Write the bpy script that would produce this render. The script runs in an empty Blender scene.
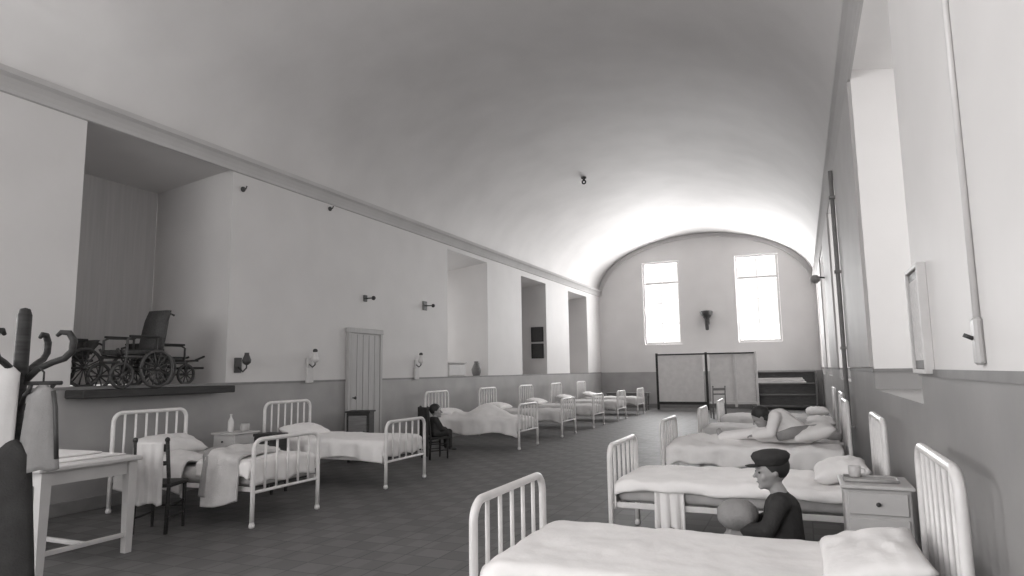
import bpy, math, random
from mathutils import Vector, Matrix, noise
from math import sin, cos, pi, sqrt, radians as R
random.seed(7)
S = bpy.context.scene; C = S.collection
XL, XR, YB, YE = -7.25, 0.63, -4.2, 25.5      # room: left wall, right wall, back wall, end wall
DL, DR = 1.33, 1.40                            # dado heights
NL, NR = 9.05, 2.0                             # outer depth of niches (left as -X)
VC, VH, VS, VR = (XL+XR)/2, (XR-XL)/2, 4.42, 2.08   # vault ellipse

# ---------------------------------------------------------------- materials
def gcol(v, k=.55):
    return (v, v*(1-.045*k), v*(1-.06*k), 1)
def mat(name, v, rough=.6, var=.06, scale=6.0, metal=0.0, bump=0.0, bscale=60, stretch=None, spec=.5):
    m = bpy.data.materials.new(name); m.use_nodes = True
    n = m.node_tree.nodes; l = m.node_tree.links
    b = n['Principled BSDF']; b.inputs['Roughness'].default_value = rough
    b.inputs['Metallic'].default_value = metal; b.inputs['Specular IOR Level'].default_value = spec
    tc = n.new('ShaderNodeTexCoord'); mp = n.new('ShaderNodeMapping')
    if stretch: mp.inputs['Scale'].default_value = stretch
    l.new(tc.outputs['Object'], mp.inputs['Vector'])
    t = n.new('ShaderNodeTexNoise'); t.inputs['Scale'].default_value = scale; t.inputs['Detail'].default_value = 5
    l.new(mp.outputs[0], t.inputs['Vector'])
    r = n.new('ShaderNodeValToRGB')
    r.color_ramp.elements[0].position = .3; r.color_ramp.elements[0].color = gcol(v*(1-var))
    r.color_ramp.elements[1].position = .7; r.color_ramp.elements[1].color = gcol(v*(1+var))
    l.new(t.outputs[0], r.inputs[0]); l.new(r.outputs[0], b.inputs['Base Color'])
    if bump:
        t2 = n.new('ShaderNodeTexNoise'); t2.inputs['Scale'].default_value = bscale; t2.inputs['Detail'].default_value = 3
        l.new(mp.outputs[0], t2.inputs['Vector'])
        bp = n.new('ShaderNodeBump'); bp.inputs['Strength'].default_value = bump; bp.inputs['Distance'].default_value = .01
        l.new(t2.outputs[0], bp.inputs['Height']); l.new(bp.outputs[0], b.inputs['Normal'])
    return m
def dado_mat(name, zd, upper, lower):
    m = mat(name, upper, .55, .03, 1.5, bump=.05, bscale=25)
    n = m.node_tree.nodes; l = m.node_tree.links; b = n['Principled BSDF']
    up = [x for x in n if x.type == 'VALTORGB'][0]
    tc = [x for x in n if x.type == 'TEX_COORD'][0]
    sp = n.new('ShaderNodeSeparateXYZ'); l.new(tc.outputs['Object'], sp.inputs[0])
    c = n.new('ShaderNodeMath'); c.operation = 'LESS_THAN'; c.inputs[1].default_value = zd
    l.new(sp.outputs['Z'], c.inputs[0])
    r = n.new('ShaderNodeValToRGB'); r.color_ramp.elements[0].color = gcol(lower*.86); r.color_ramp.elements[1].color = gcol(lower*1.12)
    r.color_ramp.elements[0].position = .3; r.color_ramp.elements[1].position = .72
    t = [x for x in n if x.type == 'TEX_NOISE'][0]; l.new(t.outputs[0], r.inputs[0])
    mx = n.new('ShaderNodeMix'); mx.data_type = 'RGBA'
    l.new(c.outputs[0], mx.inputs[0]); l.new(up.outputs[0], mx.inputs[6]); l.new(r.outputs[0], mx.inputs[7])
    l.new(mx.outputs[2], b.inputs['Base Color'])
    ro = n.new('ShaderNodeMapRange'); l.new(c.outputs[0], ro.inputs[0]); ro.inputs[3].default_value = .6; ro.inputs[4].default_value = .38
    l.new(ro.outputs[0], b.inputs['Roughness'])
    return m
def floor_mat():
    m = bpy.data.materials.new('floor_tiles'); m.use_nodes = True
    n = m.node_tree.nodes; l = m.node_tree.links; b = n['Principled BSDF']
    tc = n.new('ShaderNodeTexCoord')
    ch = n.new('ShaderNodeTexChecker'); ch.inputs['Scale'].default_value = 1/.225
    ch.inputs['Color1'].default_value = gcol(.12); ch.inputs['Color2'].default_value = gcol(.145)
    l.new(tc.outputs['Object'], ch.inputs['Vector'])
    br = n.new('ShaderNodeTexBrick'); br.offset = 0; br.inputs['Scale'].default_value = 1
    br.inputs['Brick Width'].default_value = .30; br.inputs['Row Height'].default_value = .225
    br.inputs['Mortar Size'].default_value = .006; br.inputs['Color1'].default_value = (1,1,1,1); br.inputs['Color2'].default_value = (.88,.88,.88,1)
    br.inputs['Mortar'].default_value = (.55,.55,.55,1); l.new(tc.outputs['Object'], br.inputs['Vector'])
    t = n.new('ShaderNodeTexNoise'); t.inputs['Scale'].default_value = 1.3; t.inputs['Detail'].default_value = 6
    l.new(tc.outputs['Object'], t.inputs['Vector'])
    mr = n.new('ShaderNodeMapRange'); mr.inputs[3].default_value = .75; mr.inputs[4].default_value = 1.25; l.new(t.outputs[0], mr.inputs[0])
    m1 = n.new('ShaderNodeMix'); m1.data_type = 'RGBA'; m1.blend_type = 'MULTIPLY'; m1.inputs[0].default_value = 1
    l.new(ch.outputs[0], m1.inputs[6]); l.new(br.outputs[0], m1.inputs[7])
    m2 = n.new('ShaderNodeMix'); m2.data_type = 'RGBA'; m2.blend_type = 'MULTIPLY'; m2.inputs[0].default_value = 1
    l.new(m1.outputs[2], m2.inputs[6]); l.new(mr.outputs[0], m2.inputs[7]); l.new(m2.outputs[2], b.inputs['Base Color'])
    r2 = n.new('ShaderNodeMapRange'); r2.inputs[3].default_value = .5; r2.inputs[4].default_value = .65; l.new(t.outputs[0], r2.inputs[0])
    l.new(r2.outputs[0], b.inputs['Roughness']); b.inputs['Specular IOR Level'].default_value = .3
    return m
def glass_mat():
    m = bpy.data.materials.new('pane_glass'); m.use_nodes = True
    n = m.node_tree.nodes; l = m.node_tree.links; n.remove(n['Principled BSDF'])
    tr = n.new('ShaderNodeBsdfTransparent'); gl = n.new('ShaderNodeBsdfGlossy'); gl.inputs['Roughness'].default_value = .05
    mx = n.new('ShaderNodeMixShader'); mx.inputs[0].default_value = .06
    l.new(tr.outputs[0], mx.inputs[1]); l.new(gl.outputs[0], mx.inputs[2]); l.new(mx.outputs[0], n['Material Output'].inputs[0])
    return m
M = dict(
 wall_l=dado_mat('plaster_left', DL, .62, .33), wall_r=dado_mat('plaster_right', DR, .72, .29),  # right upper plaster lighter than left: its stronger light put into the colour
 plaster=mat('ceiling_plaster', .60, .7, .05, 1.1, bump=.06, bscale=14),
 pier_shade=mat('pier_shade_grey', .48, .6, .05, 2), floor=floor_mat(), glass=glass_mat(),
 rail=mat('dado_line_paint', .2, .5, .1, 8), sash=mat('window_paint', .62, .5, .05, 5),
 enamel=mat('white_enamel', .74, .32, .05, 14), matt=mat('mattress_ticking', .5, .9, .08, 12, bump=.2),
 linen=mat('white_linen', .84, .9, .04, 5, bump=.35, bscale=22), linen2=mat('off_white_linen', .62, .9, .06, 6, bump=.35, bscale=22),
 pale=mat('pale_wool', .56, .95, .08, 9, bump=.5, bscale=80), grey=mat('grey_wool', .30, .95, .1, 9, bump=.5, bscale=80),
 dark=mat('dark_cloth', .05, .95, .15, 9, bump=.4, bscale=70, spec=.1), wood=mat('dark_stained_wood', .042, .6, .3, 5, stretch=(1,1,9), spec=.2),
 midwood=mat('brown_wood', .16, .5, .2, 5, stretch=(1,1,8)), iron=mat('black_iron', .045, .5, .2, 20),
 white=mat('white_painted_wood', .54, .5, .05, 7), door=mat('door_paint', .40, .5, .06, 4, stretch=(6,6,.6)),
 blind=mat('grey_blind', .46, .9, .06, 3, stretch=(1,9,.4)), skin=mat('skin', .34, .55, .04, 8), hair=mat('dark_hair', .025, .6, .3, 60, stretch=(1,1,.2)),
 shade=mat('milk_glass', .6, .3, .03, 9), wicker=mat('dark_wicker', .04, .7, .4, 45), greyenamel=mat('grey_enamel', .4, .4, .05, 9),
 chart=mat('printed_card', .6, .7, .25, 28, stretch=(1,6,1)))

# ---------------------------------------------------------------- mesh builder
class MB:
    def __init__(s): s.v = []; s.f = []; s.sm = []
    def add(s, vs, fs, smooth=False):
        o = len(s.v); s.v += [tuple(v) for v in vs]; s.f += [tuple(i+o for i in f) for f in fs]; s.sm += [smooth]*len(fs); return s
    def box(s, x0, x1, y0, y1, z0, z1, bev=0):
        if bev:
            b = min(bev, (x1-x0)/2.01, (y1-y0)/2.01, (z1-z0)/2.01); rings = []
            for z, i in ((z0, b), (z0+b, 0), (z1-b, 0), (z1, b)):
                rings.append([(x0+b+i*0, y0+i, z), (x1-b, y0+i, z), (x1-i, y0+b, z), (x1-i, y1-b, z), (x1-b, y1-i, z), (x0+b, y1-i, z), (x0+i, y1-b, z), (x0+i, y0+b, z)])
            return s.loft(rings, True, False)
        vs = [(x, y, z) for x in (x0, x1) for y in (y0, y1) for z in (z0, z1)]
        return s.add(vs, [(0,1,3,2), (4,6,7,5), (0,4,5,1), (2,3,7,6), (0,2,6,4), (1,5,7,3)])
    def loft(s, rings, caps=True, smooth=True, closed=True):
        n = len(rings[0]); vs = [v for r in rings for v in r]; fs = []
        for i in range(len(rings)-1):
            for j in range(n if closed else n-1):
                k = (j+1) % n; fs.append((i*n+j, i*n+k, (i+1)*n+k, (i+1)*n+j))
        if caps and closed: fs += [tuple(range(n-1, -1, -1)), tuple((len(rings)-1)*n+j for j in range(n))]
        return s.add(vs, fs, smooth)
    def tube(s, pts, r, n=10, r2=None):
        pts = [Vector(p) for p in pts]; rings = []; m = len(pts)
        up = None
        for i, p in enumerate(pts):
            t = (pts[min(i+1, m-1)]-pts[max(i-1, 0)]).normalized()
            if up is None:
                up = Vector((0, 0, 1)) if abs(t.z) < .9 else Vector((1, 0, 0))
            a = t.cross(up)
            if a.length < 1e-4: a = t.cross(Vector((0, 1, 0)))
            a.normalize(); b = t.cross(a).normalized(); up = -b if False else a.cross(t)
            rr = r[i] if isinstance(r, (list, tuple)) else (r if r2 is None else r+(r2-r)*i/(m-1))
            rings.append([p+a*(rr*cos(2*pi*k/n))+b*(rr*sin(2*pi*k/n)) for k in range(n)])
        return s.loft(rings)
    def lathe(s, prof, c=(0,0,0), n=20, sy=1):
        return s.loft([[(c[0]+r*cos(2*pi*k/n), c[1]+r*sy*sin(2*pi*k/n), c[2]+z) for k in range(n)] for r, z in prof])
    def ell(s, c, r, n=18, rot=None):
        rings = []; m = n//2
        for i in range(m+1):
            a = -pi/2+pi*i/m; a = max(min(a, pi/2-.02), -pi/2+.02)
            ring = []
            for k in range(n):
                p = Vector((r[0]*cos(a)*cos(2*pi*k/n), r[1]*cos(a)*sin(2*pi*k/n), r[2]*sin(a)))
                if rot is not None: p = rot @ p
                ring.append(p+Vector(c))
            rings.append(ring)
        return s.loft(rings)
    def cap(s, a, b, ra, rb):                    # tapered capsule
        a = Vector(a); b = Vector(b); t = (b-a); L = t.length; t.normalize(); pts = []; rs = []
        for k in range(4): q = pi/2*(1-k/4); pts.append(a-t*ra*sin(q)); rs.append(max(ra*cos(q), .0008))
        for k in range(5): pts.append(a+t*L*k/4); rs.append(ra+(rb-ra)*k/4)
        for k in range(1, 5): q = pi/2*k/4; pts.append(b+t*rb*sin(q)); rs.append(max(rb*cos(q), .0008))
        return s.tube(pts, rs, 12)
    def build(s, name, m, parent=None, loc=None):
        me = bpy.data.meshes.new(name); me.from_pydata(s.v, [], s.f); me.validate(); me.update()
        for p, q in zip(me.polygons, s.sm): p.use_smooth = q
        import bmesh
        bm = bmesh.new(); bm.from_mesh(me); bmesh.ops.recalc_face_normals(bm, faces=bm.faces); bm.to_mesh(me); bm.free()
        o = bpy.data.objects.new(name, me); C.objects.link(o)
        if m: me.materials.append(M[m] if isinstance(m, str) else m)
        if parent: o.parent = parent
        if loc: o.location = loc
        return o
def tag(o, label=None, cat=None, group=None, kind=None):
    for k, v in (('label', label), ('category', cat), ('group', group), ('kind', kind)):
        if v: o[k] = v
    return o
def empty(name, loc, label, cat, group=None, rz=0):
    o = bpy.data.objects.new(name, None); C.objects.link(o); o.location = loc; o.rotation_euler = (0, 0, rz); o.empty_display_size = .2
    return tag(o, label, cat, group)
def copy_tree(o, parent=None):
    c = o.copy(); C.objects.link(c)
    if parent: c.parent = parent
    for ch in [x for x in list(bpy.data.objects) if x.parent == o]: copy_tree(ch, c)
    return c
def struct(name, mb, m, parent=None): return tag(mb.build(name, m, parent), kind='structure')
def arc(c, r, a0, a1, n, pl='xz'):
    out = []
    for k in range(n+1):
        a = a0+(a1-a0)*k/n
        d = (r*cos(a), r*sin(a))
        out.append(Vector(c)+(Vector((d[0], 0, d[1])) if pl == 'xz' else Vector((0, d[0], d[1])) if pl == 'yz' else Vector((d[0], d[1], 0))))
    return out
def fuse(mb, name, m, parent, voxel=.01, smooth=4):  # one continuous skin out of overlapping limbs
    o = mb.build(name, m, parent)
    md = o.modifiers.new('r', 'REMESH'); md.mode = 'VOXEL'; md.voxel_size = voxel; md.use_smooth_shade = True
    sd = o.modifiers.new('s', 'SMOOTH'); sd.factor = .5; sd.iterations = smooth
    dg = bpy.context.evaluated_depsgraph_get(); dg.update()
    me = bpy.data.meshes.new_from_object(o.evaluated_get(dg)); o.modifiers.clear(); o.data = me
    if not me.materials: me.materials.append(M[m])
    for p in me.polygons: p.use_smooth = True
    return o

# ---------------------------------------------------------------- setting
struct('floor', MB().box(-NL-.3, NR+.3, YB-.3, YE+.9, -.2, 0), 'floor')
# vault
n = 40; prof = []
for k in range(n+1):
    a = pi*k/n; prof.append((VC-VH*cos(a), VS+VR*sin(a)))
mb = MB()
rings = [[(x, y, z) for x, z in prof]+[(VC+(x-VC)*1.07, y, z+.3) for x, z in reversed(prof)] for y in (YB-.3, YE+.05)]
mb.loft(rings, True, False)
vault = struct('ceiling', mb, 'plaster')
for p in vault.data.polygons: p.use_smooth = len(p.vertices) == 4
# side walls with deep window niches
LN = [(4.73, 6.85, 4.36), (13.1, 15.2, 4.22), (17.45, 19.45, 4.16), (21.65, 23.8, 4.16)]
LB = [(-3.2, -1.1, 4.3), (.6, 2.7, 4.3)]        # unseen, behind / beside the camera, left: added to light the right wall
RN = [(4.5, 7.25, 4.42), (10.7, 13.6, 4.3), (16.9, 19.6, 4.2), (22.2, 24.4, 4.2)]
RB = [(-3.0, -.6, 4.3)]
def side_wall(name, x0, xo, niches, sill, m, front):
    mb = MB(); a, b = min(x0, xo), max(x0, xo); y = YB-.3
    for (u, v, t) in sorted(niches):
        mb.box(a, b, y, u, 0, VS+.12)
        mb.box(a, b, u, v, 0, sill); 
        # soffit slopes down towards the window
        d = .22; vs = [(x0, u, t), (x0, v, t), (xo, v, t-d), (xo, u, t-d), (x0, u, VS+.12), (x0, v, VS+.12), (xo, v, VS+.12), (xo, u, VS+.12)]
        mb.add(vs, [(0,1,2,3), (7,6,5,4), (0,4,5,1), (2,6,7,3), (1,5,6,2), (0,3,7,4)])
        y = v
    mb.box(a, b, y, YE+.3, 0, VS+.12)
    return struct(name, mb, m)
side_wall('wall_left', XL, -NL, LN+LB, DL, 'wall_l', 1)
side_wall('wall_right', XR, NR, RN+RB, 1.22, 'wall_r', 1)
# end wall with two window openings
W = [(-5.48, -4.07), (-2.05, -.57)]; WZ0, WZ1 = 2.36, 5.54
mb = MB(); y0, y1 = YE, YE+.55
for a, b in ((-NL, W[0][0]), (W[0][1], W[1][0]), (W[1][1], NR)): mb.box(a, b, y0, y1, 0, 7.2)
for a, b in W: mb.box(a, b, y0, y1, 0, WZ0); mb.box(a, b, y0, y1, WZ1, 7.2)
struct('wall_end', mb, 'wall_l')
# back wall behind the camera, with an unseen wide window added to light the near room
mb = MB(); bw = (-5.9, -1.1, 1.3, 4.9)
mb.box(-NL, bw[0], YB-.3, YB, 0, 7.2); mb.box(bw[1], NR, YB-.3, YB, 0, 7.2)
mb.box(bw[0], bw[1], YB-.3, YB, 0, bw[2]); mb.box(bw[0], bw[1], YB-.3, YB, bw[3], 7.2)
struct('wall_back', mb, 'wall_l')
# arch moulding around the end wall
pts = [(VC-(VH-.14)*cos(pi*k/40), YE-.03, VS-.1+(VR-.02)*sin(pi*k/40)) for k in range(41)]
struct('trim_1', MB().tube(pts, .025, 6), 'wall_l')
# cornices
def cornice(name, x, s, z, y0, y1):
    p = [(0, 0), (.025, .01), (.03, .05), (.05, .10), (.08, .15), (.12, .18), (.12, .24), (0, .24)]
    mb = MB().loft([[(x+s*a, y, z+b) for a, b in p] for y in (y0, y1)], True, False)
    struct(name, mb, 'cove')
M['cove'] = mat('cornice_plaster', .48, .8, .05, 2)
cornice('trim_2', XL, 1, VS-.1, YB, YE); cornice('trim_3', XR, -1, VS-.1, YB, YE)
# dado lines (painted fillet)
def dado_line(name, x, s, z, niches):
    mb = MB(); y = YB; 
    for u, v, t in sorted(niches)+[(YE, YE, 0)]:
        if x > 0: mb.box(x-.012, x+.001, y, u, z-.02, z+.02)
        y = v
    if x > 0:
        for u, v, t in niches: mb.box(x+.0, x+1.2, v-.012, v+.001, z-.015, z+.015)
    if x < 0: mb.box(x-.001, x+.012, YB, YE, z-.02, z+.012)
    struct(name, mb, 'rail')
dado_line('trim_4', XL, 1, DL, LN+LB); dado_line('trim_5', XR, -1, DR, RN+RB)
# thin grey facings on the right piers: shade between windows put into the colour
k = 6
for (a, b) in ((7.3, 10.65), (13.65, 16.85), (19.65, 22.15)):
    struct('trim_%d' % k, MB().box(XR-.03, XR+.01, a, b, DR+.03, VS-.1), 'pier_shade'); k += 1
for nm, x, s in (('baseboard_left', XL, 1), ('baseboard_right', XR, -1)):
    a, b = sorted((x-s*.001, x+s*.02)); struct(nm, MB().box(a, b, YB, YE, 0, .14, .006), 'rail')
struct('baseboard_end', MB().box(XL+.02, XR-.02, YE-.02, YE+.001, 0, .14, .006), 'rail')
# left end pier beside the arch
# windows
wi = [0]
def window(kind, a0, a1, z0, z1, d, power, axis='y', nx=2, nz=4, blind=False, trans=None):
    """a0..a1 along the wall, d = plane coordinate, axis: normal axis; sign of power lamp handled by room centre"""
    wi[0] += 1; nm = 'window_%d' % wi[0]
    def B(mb, u0, u1, w0, w1, q0, q1):
        if axis == 'y': mb.box(u0, u1, q0, q1, w0, w1)
        else: mb.box(q0, q1, u0, u1, w0, w1)
    inward = -1 if d > 0 else 1
    mb = MB(); f = .07
    B(mb, a0, a1, z0, z0+f, d-.04, d+.04); B(mb, a0, a1, z1-f, z1, d-.04, d+.04)
    B(mb, a0, a0+f, z0+f, z1-f, d-.04, d+.04); B(mb, a1-f, a1, z0+f, z1-f, d-.04, d+.04)
    root = struct(nm, mb, 'sash')
    mb = MB(); tz = trans or z0+(z1-z0)*.74
    B(mb, a0+f, a1-f, tz-.04, tz+.04, d-.03, d+.03)
    for i in range(1, nx): u = a0+(a1-a0)*i/nx; B(mb, u-.015, u+.015, z0+f, tz-.04, d-.02, d+.02); B(mb, u-.015, u+.015, tz+.04, z1-f, d-.02, d+.02)
    for i in range(1, nz): w = z0+(tz-z0)*i/nz; B(mb, a0+f, a1-f, w-.012, w+.012, d-.018, d+.018)
    mb.build('glazing_bar', M['sash'], root)
    mb = MB(); B(mb, a0+f, a1-f, z0+f, z1-f, d-.004, d+.004); mb.build('pane', M['glass'], root)
    if blind:
        mb = MB(); q = d+inward*.1; B(mb, a0+.01, a1-.01, z0+.002, z1-.002, q-.01, q+.01)
        B(mb, a0+(a1-a0)*.3, a0+(a1-a0)*.3+.03, z0+.01, z1-.03, q+inward*.01-.012, q+inward*.01+.012)
        mb.build('blind', M['blind'], root)
    if power:
        L = bpy.data.lights.new('daylight', 'AREA'); L.shape = 'RECTANGLE'; L.size = (a1-a0); L.size_y = (z1-z0); L.energy = power
        o = bpy.data.objects.new('daylight', L); C.objects.link(o)
        q = d-inward*.12; cm = (a0+a1)/2; cz = (z0+z1)/2
        o.location = (cm, q, cz) if axis == 'y' else (q, cm, cz)
        dirv = Vector((0, inward, -.0)) if axis == 'y' else Vector((inward, 0, -.0))
        o.rotation_euler = dirv.to_track_quat('-Z', 'Z').to_euler()
    return root
PE, PR, PL, PBK = 400, 85, 430, 520
for a, b in W: window('end', a+.01, b-.01, WZ0+.01, WZ1-.01, YE+.1, PE, 'y', 2, 3)
for i, (u, v, t) in enumerate(RN): window('r', u+.01, v-.01, 1.23, t-.24, NR-.2, PR*(.42 if i == 0 else 1), 'x', 3, 4)
window('r', RB[0][0]+.01, RB[0][1]-.01, 1.23, RB[0][2]-.24, NR-.2, 40, 'x', 3, 4)
for i, (u, v, t) in enumerate(LN): window('l', u+.01, v-.01, DL+.01, t-.18, -NL+.2, 14 if i == 1 else 0, 'x', 2, 4, blind=i != 1)
for u, v, t in LB: window('l', u+.01, v-.01, DL+.01, t-.24, -NL+.2, PL, 'x', 2, 4)
window('b', bw[0]+.01, bw[1]-.01, bw[2]+.01, bw[3]-.01, YB-.1, PBK, 'y', 4, 4)
# reveals' outer skin
struct('wall_outer_right', MB().box(NR, NR+.05, YB-.3, YE+.5, 0, 1.22).box(NR, NR+.05, YB-.3, YE+.5, 4.1, 4.8), 'wall_r')
# door in the left wall
dy0, dy1, dz = 9.46, 10.48, 2.22
door = struct('door_1', MB().box(XL+.002, XL+.05, dy0+.07, dy1-.07, .01, dz-.07), 'door')
mb = MB(); mb.box(XL+.001, XL+.07, dy0, dy0+.07, 0, dz, .008); mb.box(XL+.001, XL+.07, dy1-.07, dy1, 0, dz, .008); mb.box(XL+.001, XL+.075, dy0-.02, dy1+.02, dz-.07, dz+.02, .008)
mb.build('door_frame', M['door'], door)
for i in range(5):
    y = dy0+.07+.176*i; MB().box(XL+.045, XL+.06, y+.008, y+.168, .03, dz-.09, .005).build('board', M['door'], door)
mb = MB(); mb.tube([(XL+.05, dy0+.14, 1.02), (XL+.11, dy0+.14, 1.02)], .01).ell((XL+.12, dy0+.14, 1.02), (.02, .028, .028), 12); mb.build('door_handle', M['iron'], door)

# ---------------------------------------------------------------- beds
def end_frame(h, bars, zlow, x, r=.022, rb=.0125):
    w = .465; c = .10; mb = MB()
    pts = [(x, -w, .05)]+[(x, -w, z) for z in (.3, .6)]+[(x, p.y, p.z) for p in arc((x, -w+c, h-c), c, pi, pi/2, 7, 'yz')]
    pts += [(x, p.y, p.z) for p in arc((x, w-c, h-c), c, pi/2, 0, 7, 'yz')]+[(x, w, z) for z in (.6, .3)]+[(x, w, .05)]
    mb.tube(pts, r, 10)
    mb.tube([(x, -w, zlow), (x, w, zlow)], r*.7, 8)
    for s in (-1, 1): mb.lathe([(.012, 0), (.028, .01), (.03, .03), (.022, .05), (.021, .06)], (x, s*w, 0), 12)
    bs = []
    for i in range(bars):
        y = -w+2*w*(i+1)/(bars+1); b = MB().tube([(x, y, zlow), (x, y, h-.004)], rb, 8); bs.append(b)
    return mb, bs
def make_bed(label, loc, rz):
    t = empty('iron_bed', loc, label, 'bed', None, rz)
    for nm, h, bars, zl, x in (('footboard', .82, 5, .33, -1.0), ('headboard', 1.05, 6, .33, 1.0)):
        mb, bs = end_frame(h, bars, zl, x); o = mb.build(nm, M['enamel'], t)
        for b in bs: b.build('bar', M['enamel'], o)
    for s in (-1, 1): MB().box(-.985, .985, s*.44-.008, s*.44+.008, .33, .375, .004).build('side_rail', M['enamel'], t)
    mb = MB()
    for i in range(9): x = -.9+.225*i; mb.box(x-.012, x+.012, -.43, .43, .345, .36)
    mb.build('bed_springs', M['iron'], t)
    rings = []; 
    for x in [-.95, -.93, -.88]+[-.8+.2*i for i in range(9)]+[.88, .93, .95]:
        e = .05 if abs(x) > .94 else .015 if abs(x) > .92 else 0
        rings.append([(x, y, z) for y, z in ((-.40+e, .375), (.40-e, .375), (.44-e, .41), (.44-e, .48-e), (.40-e, .525-e), (-.40+e, .525-e), (-.44+e, .48-e), (-.44+e, .41))])
    MB().loft(rings).build('mattress', M['matt'], t)
    return t
def drape(name, m, bedloc, rz, label, cat, x0=-.955, x1=.72, ztop=.545, near=.20, far=.2, hump=(), seed=0, amp=.012, group=None, foot=-1, w=.475, y0=None, thick=.012, th=None, flare=.05, nx=64, nv=56, skew=0):
    """a cloth laid over the bed with hanging sides; returns the object"""
    mb = MB(); rows = []
    if foot < 0: foot = .17 if name == "bed_cover" else 0
    Ln = near+2*w+far
    for ii in range(-6 if foot else 0, nx+1):
        i = max(ii, 0); u = i/nx; row = []
        for j in range(nv+1):
            sft = skew*(j/nv)
            x = x0+(x1-x0)*u+sft
            hn = near*(1+.12*sin(7*x+seed)+.08*sin(17*x+seed*2)); hf = far*(1+.12*sin(6*x+seed+2))
            s = -hn-w+(2*w+hn+hf)*(j/nv)
            over = max(0, abs(s)-w)
            q = min(1.0, over/.06); 
            wob = .018*sin(13*x+seed)*min(1, over/.1)+.012*sin(29*x+seed*3)*min(1, over/.15)
            if abs(s) <= w-.04: y = s; z = ztop
            else:
                t = abs(s)-(w-.04); rr = .05
                if t < rr*pi/2: y = (w-.04+rr*sin(t/rr))*(1 if s > 0 else -1); z = ztop-rr*(1-cos(t/rr))
                else: dd = t-rr*pi/2; y = (w+.01+flare*dd+wob)*(1 if s > 0 else -1); z = ztop-rr-dd
            if z > ztop-.06:
                nz = noise.noise(Vector((x*4+seed, s*5, seed)))*1.0+.6*noise.noise(Vector((x*11, s*9+seed, 3)))
                z += amp*nz
                for (hx, hy, rx, ry, hh) in hump:
                    z += hh*math.exp(-((x-hx)/rx)**2-((s-hy)/ry)**2)
            if foot and u < .06: z -= .03*(1-u/.06)**2; y *= 1-.03*(1-u/.06)
            if ii < 0:
                dr = foot*(-ii/6)*(1+.1*sin(s*14+seed)); z = min(z, ztop-.03-dr+.0*s); x = x0-.012*(-ii)/6*(1+sin(s*19+seed))
                if abs(s) > w: y = (w-.01)*(1 if s > 0 else -1)*.97
            row.append((x, y, max(z, .03)))
        rows.append(row)
    vs = [p for r in rows for p in r]; nn = nv+1
    fs = [(i*nn+j, i*nn+j+1, (i+1)*nn+j+1, (i+1)*nn+j) for i in range(len(rows)-1) for j in range(nv)]
    mb.add(vs, fs, True)
    o = mb.build(name, M[m], None, bedloc); o.rotation_euler = (0, 0, rz)
    sd = o.modifiers.new('t', 'SOLIDIFY'); sd.thickness = thick; sd.offset = 1
    return tag(o, label, cat, group)
def pillow(bedloc, rz, label, px=.70, py=0, pz=.56, L=.40, Wd=.68, H=.15, tilt=0, m='linen', turn=0, seed=1):
    mb = MB(); rings = []; n = 22
    vs = []; fs = []
    for side in (1, -1):
        o = len(vs)
        for i in range(n+1):
            for j in range(n+1):
                a = -1+2*i/n; b = -1+2*j/n
                pinch = 1-.07*(abs(a)**3)*(1-abs(b))-.0
                h = ((1-abs(a)**2.6)*(1-abs(b)**2.6))**.42 if abs(a) < 1 and abs(b) < 1 else 0
                x = a*L/2*(1-.06*(1-b*b)*abs(a)); y = b*Wd/2*(1-.05*(1-a*a)*abs(b))
                z = side*H/2*h+.012*noise.noise(Vector((a*3+seed, b*3, side)))*h*2
                vs.append((x, y, z))
        for i in range(n):
            for j in range(n):
                q = (o+i*(n+1)+j, o+i*(n+1)+j+1, o+(i+1)*(n+1)+j+1, o+(i+1)*(n+1)+j); fs.append(q if side > 0 else q[::-1])
    me = mb.add(vs, fs, True).build('pillow', M[m])
    import bmesh
    bm = bmesh.new(); bm.from_mesh(me.data); bmesh.ops.remove_doubles(bm, verts=bm.verts, dist=.0008); bm.to_mesh(me.data); bm.free()
    Rm = Matrix.Rotation(rz, 3, 'Z'); p = Vector(bedloc)+Rm @ Vector((px, py, pz+H/2))
    me.location = p; me.rotation_euler = (Matrix.Rotation(rz+turn, 3, 'Z') @ Matrix.Rotation(-tilt, 3, 'Y')).to_euler()
    return tag(me, label, 'pillow')

RX = -.4966; WB = .465
right = [(RX, 2.955+WB, 0), (RX, 5.43+WB, 0), (RX-.08, 8.1+WB, 0), (RX, 10.6+WB, 0), (RX, 13.1+WB, 0)]
LX = -5.87
left = [(LX, 4.98+WB, 0), (LX, 7.2+WB, 0), (LX-.0, 11.5+WB, 0), (LX, 13.9+WB, 0), (LX, 16.3+WB, 0), (LX, 18.7+WB, 0), (LX, 21.2+WB, 0)]
bed_labels_r = ['white iron bed nearest the viewer in the right row', 'white iron bed behind the white bedside locker, second in the right row',
  'white iron bed carrying the patient in a white nightgown', 'white iron bed just beyond the patient in the right row', 'white iron bed farthest along the right row']
bed_labels_l = ['white iron bed nearest the long white table, rumpled sheets on it', 'white iron bed in front of the boarded door, neatly covered',
  'white iron bed beside the dark seated child on the left', 'fourth white iron bed of the left row, beyond the humped bedding',
  'fifth white iron bed along the left row', 'sixth white iron bed along the left row', 'white iron bed at the far end of the left row']
beds = []
for loc, lb in zip(right, bed_labels_r):
    if not beds: b = make_bed(lb, loc, 0); proto = b
    else: b = copy_tree(proto); b.location = loc; b['label'] = lb
    b['group'] = 'iron beds of the right row'; beds.append(b)
for loc, lb in zip(left, bed_labels_l):
    b = copy_tree(proto); b.location = loc; b.rotation_euler = (0, 0, pi); b['label'] = lb; b['group'] = 'iron beds of the left row'; beds.append(b)
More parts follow.
